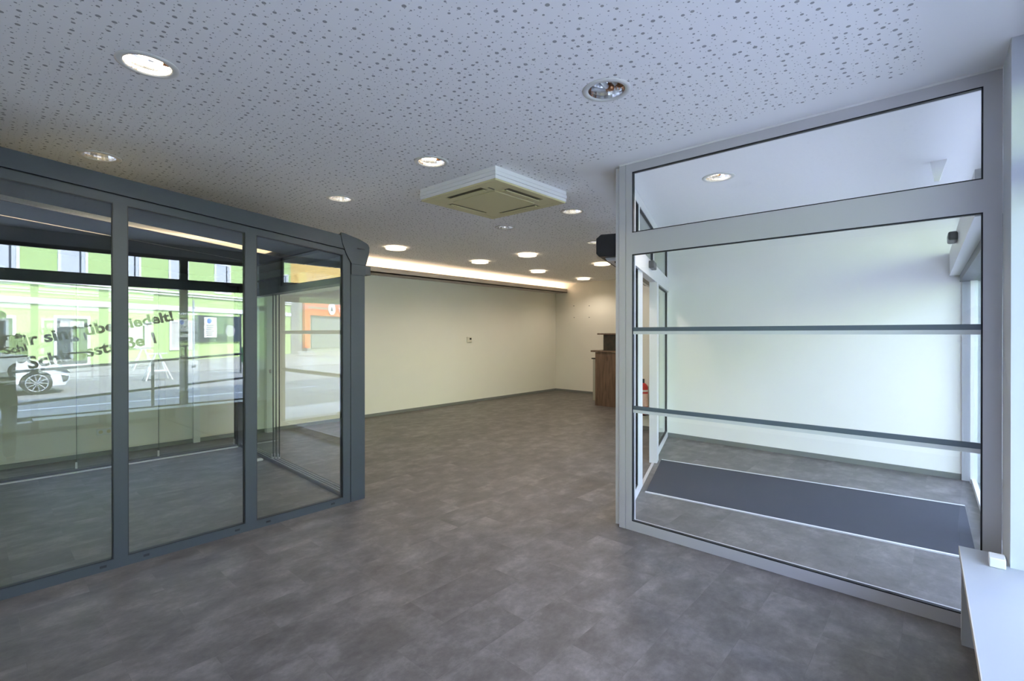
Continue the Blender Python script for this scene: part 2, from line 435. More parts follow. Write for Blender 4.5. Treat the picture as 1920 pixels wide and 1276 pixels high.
# glazing frame of the fixed side : head, sill, mullions
fr = MB(); sl(fr, XL, XR, Y0, Y0 + .06, zp, lambda x: zs(x) - .004)
fr.build('head_rail', M_anth, t)
B(XL, XR, Y0, Y0 + .06, 0, .062).build('bottom_rail', M_anth, t)
def mullion(xa, xb):
    sl(MB(), xa, xb, Y0, Y0 + .06, lambda x: .062, lambda x: zp(x) + .001).build('mullion', M_anth, t)
for xa, xb in ((-1.29, -1.0), (-.19, -.115), (.632, .706), (1.440, 1.522), (2.266, 2.337)): mullion(xa, xb)
def gask(xa, xb):
    g = MB(); e = .006
    sl(g, xa, xb, Y0 + .004, Y0 + .03, lambda x: zp(x) - e, zp); g.box(xa, xb, Y0 + .004, Y0 + .03, .062, .062 + e)
    sl(g, xa, xa + e, Y0 + .004, Y0 + .03, lambda x: .068, lambda x: zp(x) - e)
    sl(g, xb - e, xb, Y0 + .004, Y0 + .03, lambda x: .068, lambda x: zp(x) - e)
    g.build('gasket', M_gask, t)
    sl(MB(), xa + .002, xb - .002, Y0 + .018, Y0 + .024, lambda x: .064, lambda x: zp(x) - .002).build('fixed_pane', M_gl_perg, t)
for xa, xb in ((-1.0, -.19), (-.115, .632), (.706, 1.440), (1.522, 2.266)): gask(xa, xb)
for x in (-.62, -.02, .56, .79, 1.365, 1.595, 2.15):
    B(x, x + .035, Y0 - .003, Y0 + .003, .024, .040).build('drain_cap', M_gask, t, bevel=.002)
# corner posts and gutter
B(2.343, 2.487, Y0, Y0 + .13, 0, 2.10).build('post', M_anth, t, bevel=.003)
B(2.45, 2.60, Y1 - .15, Y1, 0, 2.20).build('post', M_anth, t, bevel=.003)
B(XL, XL + .08, Y1 - .12, Y1, 0, 2.74).build('post', M_anth, t, bevel=.003)
gp = [(2.238, 2.463), (2.272, 2.462), (2.345, 2.445), (2.420, 2.428), (2.490, 2.402), (2.515, 2.388), (2.528, 2.362), (2.526, 2.318), (2.512, 2.262), (2.492, 2.192),
      (2.345, 2.192), (2.296, 2.274), (2.256, 2.365), (2.240, 2.435)]
MB().prism(gp, lambda a, b, h: (a, h, b), Y0 - .014, Y0 + .0).build('gutter_end_cap', M_anth, t)
MB().prism([((a - 2.4) * .97 + 2.4, (b - 2.33) * .96 + 2.33) for a, b in gp], lambda a, b, h: (a, h, b), Y0, Y1).build('gutter', M_anth, t)
B(2.405, 2.475, Y0 - .018, Y0 - .013, 2.336, 2.342).build('end_cap_slot', M_gask, t)
B(2.345, 2.492, Y0 - .008, Y0 + .13, 2.095, 2.195).build('post_head', M_anth, t)
B(2.492, 2.555, Y0 + .01, Y0 + .10, 2.105, 2.19).build('track_stub', M_dgrey, t)
# sliding sides : head beams, tracks, panels
def skew(x, y, z): return (x + .04 * (y - Y0 - .13), y, z)       # the gutter side runs slightly askew
MB().box(2.35, 2.475, Y0 + .13, Y1 - .15, 2.03, 2.115, T=skew).build('head_beam', M_anth, t)
MB().box(2.34, 2.46, Y0 + .13, Y1 - .15, 2.115, 2.215, T=skew).build('head_panel', M_anthd, t)
hb = B(XL, 2.45, Y1 - .12, Y1 - .02, 2.115, 2.215)
hb.build('head_beam', M_anth, t)
gbl = MB(); sl(gbl, XL, 2.45, Y1 - .06, Y1 - .04, lambda x: 2.2, lambda x: zs(x) + .02); gbl.build('gable_panel', M_anthd, t)
MB().cyl((.22, Y1 - .16, 2.235), (.22, Y1 - .12, 2.235), .022, 16).cyl((.16, Y1 - .15, 2.24), (.24, Y1 - .15, 2.20), .012, 10).build('operating_knob', M_dgrey, t)
MB().box(2.355, 2.475, Y0 + .13, Y1 - .15, 0, .03, T=skew).build('floor_track', M_anthd, t)
tr = MB()
for k in range(3): tr.box(2.373 + .033 * k, 2.377 + .033 * k, Y0 + .13, Y1 - .15, .03, .036, T=skew)
tr.build('track_rail', M_alu, t)
B(XL + .08, 2.45, Y1 - .13, Y1, 0, .03).build('floor_track', M_anthd, t)
B(XL + .08, 2.45, Y1 - .165, Y1 - .131, 0, .012).build('track_rail', M_alul, t)
for k, (y0, y1) in enumerate(((6.13, 6.95), (6.10, 6.90), (6.06, 6.82))):
    x = 2.462 + .022 * k
    p = B(x, x + .008, y0, y1, .055, 2.03).build('sliding_panel', M_gl_slide, t)
    B(x - .001, x + .009, y0 - .009, y0, .055, 2.03).build('panel_edge', M_gedge, p).parent = p
    B(x - .006, x + .014, y0 - .004, y0 + .03, .03, .085).build('bottom_clamp', M_steel, p)
for o in [o for o in t.children if o.name.startswith('sliding_panel')]:
    for c_ in o.children: c_.matrix_parent_inverse = Matrix()
MB().cyl((2.452, 6.19, 1.09), (2.466, 6.19, 1.09), .022, 20).build('round_lock', M_steel, t)
xs = [XL + .09, .02, .803, 1.567, 2.44]
for k in range(4):
    yy = Y1 - .085 + .016 * (k % 2)
    p = B(xs[k], xs[k + 1] + .02 * (k < 3), yy, yy + .008, .045, 2.115).build('sliding_panel', M_gl_slide, t)
    e = B(xs[k + 1] - .002, xs[k + 1] + .002, yy - .001, yy + .009, .045, 2.115).build('panel_edge', M_gedge, p)
    q = B(xs[k + 1] - .012, xs[k + 1] + .006, yy - .006, yy + .014, .03, .10).build('bottom_clamp', M_steel, p)
    e.matrix_parent_inverse = Matrix(); q.matrix_parent_inverse = Matrix()
# roof : glass above, fabric awning panels below with slits between
sl(MB(), XL, 2.30, Y0 + .07, Y1 - .07, lambda x: zs(x) + .075, lambda x: zs(x) + .083).build('roof_pane', M_gl_roof, t)
ys = [Y0 + .16, 4.74, 4.95, 5.54, 5.59, 7.34]
for k in range(3):
    sl(MB(), XL, 2.10, ys[2 * k], ys[2 * k + 1], lambda x: zs(x) - .030, lambda x: zs(x) - .026).build('awning_fabric', M_fab, t)
for y in (4.84, 5.55, 6.24):
    sl(MB(), XL, 2.30, y, y + .03, lambda x: zs(x) + .02, lambda x: zs(x) + .07).build('roof_bar', M_alu, t)
sl(MB(), 2.10, 2.30, Y0 + .07, Y1 - .07, lambda x: zs(x) - .05, lambda x: zs(x) + .02).build('awning_front_bar', M_anthd, t)
sl(MB(), XL, XL + .2, Y0 + .07, Y1 - .07, lambda x: zs(x) - .05, lambda x: zs(x) + .09).build('wall_beam', M_anth, t)
tag(B(2.30, 2.40, 6.25, 6.32, 0, .022).build('floor_stop', M_white, bevel=.006), 'small white block on the floor inside the dark enclosure', 'door stop')

# ------------------------------------------------------------------ main glass partition of the entrance
PX = 3.487
t = thing('glass_partition', 'large silver framed glass partition with two horizontal grey bars in front of the entrance', 'glass partition', (PX + .03, .9, 0))
D0, D1 = PX, PX + .06
fr = MB()
for y0, y1, z0, z1 in ((1.865, 1.918, 0, H - .004), (-.125, 1.865, 2.823, H - .004), (-.125, 1.865, 0, .073), (-.196, -.125, 0, H - .004)):
    fr.box(D0, D1, y0, y1, z0, z1)
fr.build('frame', M_alu, t)
B(D0 - .002, D1 + .02, 1.922, 1.976, 0, H - .004).build('corner_post', M_alu, t)
B(D0 + .006, D1, 1.918, 1.922, 0, H - .004).build('post_groove', M_alul, t)
B(D0, D1, -.125, 1.865, 2.175, 2.345).build('transom', M_alu, t)
B(D0 - .004, D0 + .004, -.196, 1.976, H - .012, H - .0005).build('sealant_line', M_white, t)
def pane(z0, z1, nm):
    g = MB(); e = .007
    for y0, y1, a, b_ in ((-.125, 1.865, z0, z0 + e), (-.125, 1.865, z1 - e, z1), (-.125, -.125 + e, z0, z1), (1.865 - e, 1.865, z0, z1)):
        g.box(D0 + .003, D0 + .03, y0, y1, a, b_)
    g.build('gasket', M_gask, t)
    B(D0 + .018, D0 + .024, -.122, 1.862, z0 + .002, z1 - .002).build(nm, M_gl_vest, t)
pane(2.345, 2.823, 'upper_pane'); pane(.073, 2.175, 'lower_pane')
M_bar = mat('blue_grey_bar', (.10, .13, .16), .45)
M_bar2 = mat('pale_bar', (.60, .62, .63), .5)
for z in (1.600, .983):
    p = B(D0 + .006, D0 + .017, -.118, 1.858, z - .030, z).build('cross_bar', M_bar, t)
    q = B(D0 + .007, D0 + .016, -.118, 1.858, z - .054, z - .0305).build('rear_bar', M_bar2, p); q.matrix_parent_inverse = Matrix()

# ------------------------------------------------------------------ slanted inner partition with the automatic door
A = Vector((PX + .06, 1.975, 0)); Bv = Vector((7.05, 3.17, 0)); Dv = (Bv - A).normalized(); Nv = Vector((-Dv.y, Dv.x, 0)); LEN = (Bv - A).length
def SP(s, o, z): p = A + Dv * s + Nv * o; return (p.x, p.y, z)       # o > 0 is the shop side
t = thing('inner_entrance_front', 'pale aluminium slanted inner entrance front with sliding doorway and sidelights', 'entrance front', tuple(A + Dv * 1.9))
f = MB()
f.box(0, .10, 0, .06, 0, H - .004, T=SP); f.box(.80, 1.08, 0, .03, 0, 2.17, T=SP)
f.box(2.05, 2.22, -.03, .06, 0, 2.17, T=SP); f.box(LEN - .10, LEN, 0, .06, 0, H - .004, T=SP)
f.box(.10, LEN - .1, 0, .06, 2.80, H - .004, T=SP)
f.box(.10, .80, 0, .05, 0, .09, T=SP); f.box(2.22, LEN - .1, 0, .05, 0, .09, T=SP)
for s in (.83, 1.95): f.box(s, s + .06, 0, .05, 2.36, 2.80, T=SP)
f.build('frame', M_alul, t)
MB().box(.10, LEN - .1, -.02, .06, 2.17, 2.36, T=SP).build('door_header', M_alul, t)
g = MB()
for s0, s1, z0, z1 in ((.10, .80, .09, 2.17), (2.22, LEN - .1, .09, 2.17), (.10, .83, 2.36, 2.80), (.89, 1.95, 2.36, 2.80), (2.01, LEN - .1, 2.36, 2.80)):
    e = .012
    for a_, b_, c_, d_ in ((s0, s1, z0, z0 + e), (s0, s1, z1 - e, z1), (s0, s0 + e, z0, z1), (s1 - e, s1, z0, z1)): g.box(a_, b_, .005, .035, c_, d_, T=SP)
    MB().box(s0 + .002, s1 - .002, .018, .024, z0 + .002, z1 - .002, T=SP).build('pane', M_gl_vest, t)
g.build('gasket', M_gask, t)
df = MB()     # open sliding leaf parked behind the far sidelight
for s0, s1, z0, z1 in ((2.42, 2.45, .02, 2.15), (3.27, 3.30, .02, 2.15), (2.45, 3.27, .02, .08), (2.45, 3.27, 2.09, 2.15)): df.box(s0, s1, .075, .105, z0, z1, T=SP)
p = df.build('sliding_leaf', M_dgrey, t)
q = MB().box(2.45, 3.27, .087, .093, .08, 2.09, T=SP).build('leaf_pane', M_gl_vest, p); q.matrix_parent_inverse = Matrix()
MB().box(1.08, 2.05, .0, .03, 0, .006, T=SP).build('threshold', M_alu, t)
sn = MB().box(1.38, 1.62, -.075, -.02, 2.255, 2.335, T=SP).build('motion_sensor', M_dgrey, t, bevel=.01)
op = thing('door_operator', 'black boxy automatic door operator mounted high on the inner entrance front', 'door operator', tuple(A + Dv * 2 + Nv * .2))
def drv(a, b, s): return SP(s, a, b)
MB().prism([(.065, 2.27), (.32, 2.27), (.345, 2.30), (.345, 2.44), (.30, 2.475), (.065, 2.475)], drv, .52, LEN - .15).build('cover', M_black, op)
MB().prism([(.08, 2.24), (.26, 2.24), (.28, 2.268), (.08, 2.268)], drv, .60, LEN - .2).build('track_rail', M_alul, op)
MB().prism([(.11, 2.225), (.20, 2.225), (.20, 2.239), (.11, 2.239)], drv, .66, LEN - .25).build('brush_seal', M_black, op)

# ------------------------------------------------------------------ outer entrance, header and doors
t = thing('outer_entrance_front', 'silver outer sliding entrance door front with boxy header beside the vestibule wall', 'entrance front', fac(5.2, -.1, 0))
hd = MB(); hd.box(3.56, 7.02, .10, -.08, 2.17, 2.42, T=fac); hd.build('door_header', M_alul, t)
MB().box(3.56, 7.02, .02, -.16, 2.10, 2.17, T=fac).build('door_track', M_dgrey, t)
f = MB()
for x in (3.56, 5.02, 5.10, 6.92): f.box(x, x + .06, -.06, -.12, 0, 2.17, T=fac)
for x0, x1 in ((3.62, 5.02), (5.16, 6.92)): f.box(x0, x1, -.07, -.11, .0, .05, T=fac)
f.box(3.56, 7.02, -.08, -.12, 2.78, 2.82, T=fac)
f.build('frame', M_alul, t)
for x0, x1, z0, z1 in ((3.62, 5.02, .05, 2.10), (5.16, 6.92, .05, 2.10), (3.58, 7.0, 2.42, 2.78)):
    MB().box(x0, x1, -.088, -.094, z0, z1, T=fac).build('pane', M_gl_fac, t)
for x in (4.55, 4.75):
    MB().box(x, x + .10, -.05, -.06, .02, .10, T=fac).build('guide_block', M_white, t)
for x in (4.98, 5.19):
    MB().box(x, x + .04, -.03, -.06, 1.25, 1.32, T=fac).build('pull_knob', M_steel, t)
s = MB().box(5.25, 5.50, .10, .16, 2.30, 2.37, T=fac).build('motion_sensor', M_dgrey, t, bevel=.015)
tag(MB().prism([(0, 0), (.10, 0), (.075, -.16), (.045, -.16)], lambda a, b, h: (5.05 + h, .02 + a, H + b), 0, .03).build('ceiling_bracket', M_white),
    'small white wedge shaped bracket hanging from the vestibule ceiling', 'bracket')
# entrance mat
z = .004
mt = MB(); q = [(4.43, 2.215), (4.612, -.14), (5.953, -.10), (5.658, 2.63)]
mt.prism(q, lambda a, b, h: (a, b, h), 0, .008)
tag(mt.build('entrance_mat', M_mat), 'charcoal carpet runner lying across the entrance vestibule floor', 'doormat')
for (p, r) in ((q[0], q[1]), (q[2], q[3])):
    pv, rv = Vector((*p, 0)), Vector((*r, 0)); d = (rv - pv).normalized(); n = Vector((-d.y, d.x, 0)) * (.012); sh = Vector((-.016 if p is q[0] else .016, 0, 0))
    m_ = MB(); m_.hexa([(pv + o1 + sh + Vector((0, 0, zz))) for zz in (0, .010) for o1 in (-n, n, (rv - pv) + n, (rv - pv) - n)])
    ob = m_.build('edge_strip', M_alul)
    far = p is q[2]
    tag(ob, 'thin light metal strip along the %s edge of the charcoal mat' % ('farther' if far else 'nearer'), 'floor strip')

# ------------------------------------------------------------------ shop windows and window board
for (x0, x1, idx) in ((-1.0, 2.178, 1), (2.178, 3.18, 2)):
    f = MB(); zb = .44
    f.box(x0, x0 + .05, -.18, -.24, zb, 2.71, T=fac); f.box(x1 - .05, x1, -.18, -.24, zb, 2.71, T=fac)
    f.box(x0, x1, -.18, -.24, zb, zb + .05, T=fac); f.box(x0, x1, -.18, -.24, 2.66, 2.71, T=fac)
    f.box(x0, x1, -.18, -.24, 2.22, 2.37, T=fac)
    wnd = struct(f.build('window_%d' % idx, M_anthd))
    for za, zc in ((zb + .05, 2.22), (2.37, 2.66)): MB().box(x0 + .05, x1 - .05, -.206, -.212, za, zc, T=fac).build('pane', M_gl_fac, wnd)
struct(MB().box(2.14, 2.216, -.165, -.18, .44, 2.71, T=fac).build('trim_4', M_anth))
t = thing('window_board', 'white window board in the lower right corner with a box panel at its far end', 'shelf', (1.9, -.25, .48))
def shf(X, o, z): return (X, -.139 + .0317 * X - o, z)
MB().box(.52, 3.34, .003, .27, .447, .480, T=shf).build('board', M_shelf, t)
MB().box(.52, 3.34, 0, .003, .447, .480, T=shf).build('front_edge', M_edge, t)
MB().box(3.30, 3.36, .01, .15, 0, .446, T=shf).build('end_panel', M_shelf, t)
tag(B(3.13, 3.21, -.19, -.135, .4805, .525).build('contact_box', M_white, bevel=.004), 'small white box on the window board beside the silver frame', 'sensor box')

# lettering on the shop window
M_let = mat('dark_window_lettering', (.03, .04, .045), .6)
def win_text(s, x0, z0, ang, size, width, label, cat='window lettering'):
    ca, sa = math.cos(ang), math.sin(ang)
    tmp = []
    def T(a, b, h):
        tmp.append(a); return Vector((a, b, h))
    o = text_mesh('window_lettering', s, size, M_let, T, ext=.0004, bold=.007)
    mx = max(tmp); k = width / mx
    for v in o.data.vertices:
        a, b, h = v.co; a *= k
        X = x0 + a * ca - b * sa; Z = z0 + a * sa + b * ca
        p = fac(X, -.218 + h, Z); v.co = p
    tag(o, label, cat)
win_text('Wir sind \u00fcbersiedelt!', .24, 1.35, math.radians(12.5), .20, 1.86, 'dark slanting words Wir sind \u00fcbersiedelt! on the shop window, seen mirrored in the enclosure')
win_text('Schlossstra\u00dfe 1', .50, 1.10, math.radians(13.5), .215, 1.38, 'dark slanting address Schlossstra\u00dfe 1 on the shop window, seen mirrored in the enclosure')

# ------------------------------------------------------------------ small wall items
t = thing('thermostat', 'small cream thermostat with black display on the left wall', 'thermostat', (7.5, 8.04, 1.43))
B(7.43, 7.57, 8.02, 8.044, 1.36, 1.48).build('housing', mat('cream_plastic', (.70, .67, .55), .5), t, bevel=.005)
B(7.50, 7.55, 8.017, 8.021, 1.415, 1.455).build('display', M_black, t)
t = thing('power_outlet', 'double cream wall socket low on the left wall seen through the enclosure', 'socket', (1.15, 8.04, .3))
B(1.07, 1.23, 8.032, 8.044, .26, .34).build('cover_plate', M_white, t, bevel=.004)
for x in (1.11, 1.19): MB().cyl((x, 8.0305, .30), (x, 8.0335, .30), .022, 20).build('socket_well', M_acy, t)
tag(B(10.724, 10.736, 7.55, 7.64, 1.77, 1.85).build('light_switch', M_wall, bevel=.003), 'flat cream switch plate on the back wall near the corner', 'switch')
for k, (y, zz) in enumerate(((7.44, 2.29), (6.96, 2.275), (7.43, 1.98), (6.96, 1.975))):
    tag(MB().cyl((10.728, y, zz), (10.737, y, zz), .011, 10).build('wall_plug', M_dgrey), 'tiny dark dowel hole on the back wall, %s of the square of four' % ('upper left', 'upper right', 'lower left', 'lower right')[k], 'wall plug', 'dowel holes on the back wall')

# ------------------------------------------------------------------ reception counter
CX = 9.06
t = thing('reception_counter', 'brown wood reception counter with a raised dark marble block and shelf', 'counter', (CX + .35, 4.9, 0))
B(CX, CX + .03, 4.08, 5.72, 0, 1.15).build('front_panel', M_wood, t)
B(CX + .03, CX + .62, 5.68, 5.715, 0, 1.15).build('side_panel', M_wood, t)
B(CX - .03, CX + .66, 4.08, 5.82, 1.155, 1.19).build('worktop', M_wood, t, bevel=.003)
B(CX + .02, CX + .30, 4.08, 5.53, 1.19, 1.53).build('raised_block', M_marble, t)
B(CX - .03, CX + .36, 4.08, 5.655, 1.53, 1.56).build('top_shelf', M_wood, t, bevel=.003)
B(CX + .03, CX + .60, 4.08, 5.68, .02, .05).build('base_shelf', M_wood, t)
t = thing('slim_stand', 'narrow grey beige upright with black top just left of the wooden counter', 'stand', (9.75, 6.12, 0))
B(9.70, 9.80, 6.00, 6.19, 0, .96).build('upright', mat('grey_beige_board', (.42, .42, .34), .6), t, bevel=.004)
B(9.69, 9.81, 5.99, 6.225, .96, .99).build('cap', M_black, t, bevel=.006)

# ------------------------------------------------------------------ fire extinguisher
ex, ey = 7.19, 3.645
t = thing('fire_extinguisher', 'red fire extinguisher on the wall behind the sliding doorway', 'fire extinguisher', (ex, ey, .26))
MB().lathe([(.0001, .27), (.06, .27), (.072, .285), (.075, .31), (.075, .68), (.068, .72), (.045, .75), (.022, .765), (.0001, .765)], (ex, ey, 0), 28).build('cylinder', M_red, t, smooth=True)
MB().lathe([(.0765, .40), (.0765, .60)], (ex, ey, 0), 28).build('label', noisy('instruction_label', (.7, .25, .2), (.75, .7, .62), 60, .6), t)
MB().lathe([(.0765, .63), (.0765, .66)], (ex, ey, 0), 28).build('band', M_label, t)
MB().cyl((ex, ey, .76), (ex, ey, .83), .02, 12).cyl((ex - .02, ey + .02, .80), (ex - .05, ey + .11, .83), .008, 8).cyl((ex - .02, ey + .02, .84), (ex - .05, ey + .12, .86), .008, 8).build('valve_and_grip', M_black, t)
h_ = MB(); pts = [(ex, ey + .02, .80), (ex - .03, ey + .09, .74), (ex - .02, ey + .105, .6), (ex, ey + .10, .45), (ex, ey + .09, .33)]
for a_, b_ in zip(pts, pts[1:]): h_.cyl(a_, b_, .010, 10)
h_.build('hose', M_black, t)
B(ex + .06, 7.299, ey - .03, ey + .03, .45, .70).box(ex - .06, 7.30, ey - .06, ey + .06, .252, .268).build('wall_bracket', M_black, t)

# ================================================================== outside
GZ = -.15
M_asph = noisy('sunlit_asphalt', (.23, .225, .22), (.28, .27, .26), 6, .9)  # plain asphalt grey, mottled at random
M_pave = noisy('pale_pavement', (.60, .56, .54), (.68, .64, .62), 4, .9)
M_line = mat('road_paint', (.8, .8, .78), .7)
M_green = noisy('lime_green_render', (.50, .66, .27), (.53, .69, .30), 2, .9)
M_wht = mat('white_render', (.85, .85, .82), .8)
M_winsky = mat('window_glass_grey', (.62, .64, .67), .15)  # pale tone paints mirrored sky and white curtains into the panes
M_wind = mat('window_glass_dark', (.06, .07, .08), .15)
M_blind = mat('pale_blind', (.62, .60, .55), .7)
M_orange = mat('orange_fascia', (.85, .16, .03), .6)
M_yel = noisy('ochre_render', (.80, .52, .16), (.84, .56, .2), 2, .9)
struct(B(-40, 60, -17, -.72, GZ - .1, GZ).build('street', M_asph))
M_pave2 = noisy('grey_pavement', (.30, .285, .27), (.36, .34, .32), 4, .9)
struct(B(-40, 60, -60, -17, GZ - .1, GZ + .02).build('far_pavement', M_pave2))
struct(B(-40, 60, -2.9, -.74, GZ, GZ + .04).build('near_pavement', M_pave))
tag(B(-4, 7.5, -7.1, -6.98, GZ, GZ + .006).build('road_marking', M_line), 'white line painted along the street', 'road marking')
U = Vector((.8872, -.4613, 0)); O = Vector((0, -23.6, 0)); W = Vector((-.4613, -.8872, 0))      # W points into the building
def BP(a, d, z): p = O + U * a + W * d; return (p.x, p.y, z)        # a along the street front, d depth
t = thing('green_building', 'lime green two storey house across the street with white window surrounds', 'building', BP(8, 3, GZ))
MB().box(-30, 20.3, 0, 8, GZ, 8.2, T=BP).build('walls', M_green, t)
MB().box(-30, 20.3, -.08, 0, 3.0, 3.30, T=BP).box(-30, 20.3, -.10, 0, 3.95, 4.03, T=BP).box(-30, 20.3, -.14, 0, 4.10, 4.20, T=BP).build('cornice', M_wht, t)
MB().box(-30.3, 20.35, -.35, 8.3, 8.2, 8.5, T=BP).build('roof', mat('grey_roof', (.2, .18, .17), .8), t)
def bwin(a0, a1, z0, z1, gm, nm='window', fw=.13):
    f = MB()
    for x0, x1, y0, y1 in ((a0, a0 + fw, z0, z1), (a1 - fw, a1, z0, z1), (a0 + fw, a1 - fw, z0, z0 + fw), (a0 + fw, a1 - fw, z1 - fw, z1)):
        f.box(x0, x1, -.06, 0, y0, y1, T=BP)
    w_ = f.build(nm, M_wht, t)
    g = MB().box(a0 + fw, a1 - fw, -.02, -.001, z0 + fw, z1 - fw, T=BP).build('pane', gm, w_); g.matrix_parent_inverse = Matrix()
    g = MB().box(a0 + (a1 - a0) * .72, a0 + (a1 - a0) * .78, -.035, -.02, z0 + fw, z1 - fw, T=BP).build('casement', M_wind, w_); g.matrix_parent_inverse = Matrix()
for c_ in (-7.9, -4.9, -1.95, 1.05, 4.0, 6.85, 9.98, 13.36, 16.5, 19.3): bwin(c_ - .69, c_ + .69, 4.32, 6.45, M_winsky)
bwin(-.1, 1.6, .7, 2.40, M_wind); bwin(6.55, 8.10, .72, 2.16, M_blind); bwin(9.33, 10.97, .52, 2.40, M_blind)
bwin(-4.2, -2.5, .7, 2.4, M_blind)
bwin(3.13, 4.79, GZ, 2.46, M_wind, 'house_door')
db = MB().box(3.4, 4.5, -.05, -.02, 1.9, 2.2, T=BP).build('transom_blind', M_blind, t)
# dark notice board on the green wall
t = thing('notice_board', 'large dark board with a white notice on the green house wall', 'notice board', BP(13, -.1, .98))
MB().box(11.1, 14.9, -.12, -.01, .98, 2.78, T=BP).build('panel', mat('slate_panel', (.04, .055, .07), .5), t)
MB().box(11.75, 12.75, -.14, -.12, 1.30, 2.66, T=BP).build('notice_sheet', M_wht, t)
MB().cyl(BP(12.15, -.14, 2.42), BP(12.15, -.155, 2.42), .17, 24).build('blue_disc', mat('blue_ink', (.10, .22, .7), .5), t)
ln = MB()
for k in range(6): ln.box(11.9, 12.55 - .07 * (k % 3), -.15, -.14, 2.10 - k * .13, 2.15 - k * .13, T=BP)
ln.build('text_lines', mat('grey_ink', (.25, .25, .28), .6), t)
MB().cyl(BP(13.9, -.13, 1.75), BP(13.9, -.14, 1.75), .42, 28).build('oval_emblem', mat('mauve_grey', (.30, .27, .33), .6), t)
# orange shop and ochre storey
t = thing('orange_shop', 'shop with orange fascia and ochre upper storey beside the green house', 'building', BP(28, 3, GZ))
MB().box(20.4, 40, .05, 8, GZ, 5.0, T=BP).build('ground_floor', mat('grey_render', (.32, .33, .30), .9), t)
MB().box(20.4, 40, .1, 8, 5.0, 8.6, T=BP).build('upper_storey', M_yel, t)
MB().box(21.8, 40, -.25, .0, 3.2, 4.3, T=BP).box(21.8, 22.5, -.25, .0, .3, 3.2, T=BP).build('fascia', M_orange, t)
MB().box(22.2, 25.2, -.26, -.25, 3.78, 3.98, T=BP).build('sign_strip', mat('olive_strip', (.35, .30, .15), .7), t)
MB().box(23.0, 39, -.02, .04, GZ + .4, 3.1, T=BP).build('shop_window', mat('dull_shop_glass', (.22, .23, .22), .3), t)
MB().cyl(BP(25.55, -.25, 3.85), BP(25.55, -.34, 3.85), .52, 32).build('round_sign', M_wht, t)
def TS(x0, z0):
    def T(a, b, h): return Vector(BP(x0 + a, -.36 - h, z0 + b))
    return T
text_mesh('sign_letters', 'TERM', .62, M_wht, TS(26.5, 3.62), .02, .012, t)
text_mesh('sign_initial', 'R', .6, M_dgrey, TS(25.33, 3.64), .02, .0, t)
# other side of the street further away
t = thing('distant_building', 'plain pale block closing the far end of the street', 'building', (48, -12, GZ))
B(46, 54, -25, -2, GZ, 9).build('walls', M_wht, t)
B(45.9, 46, -20, -6, 2, 6).build('window', M_wind, t)

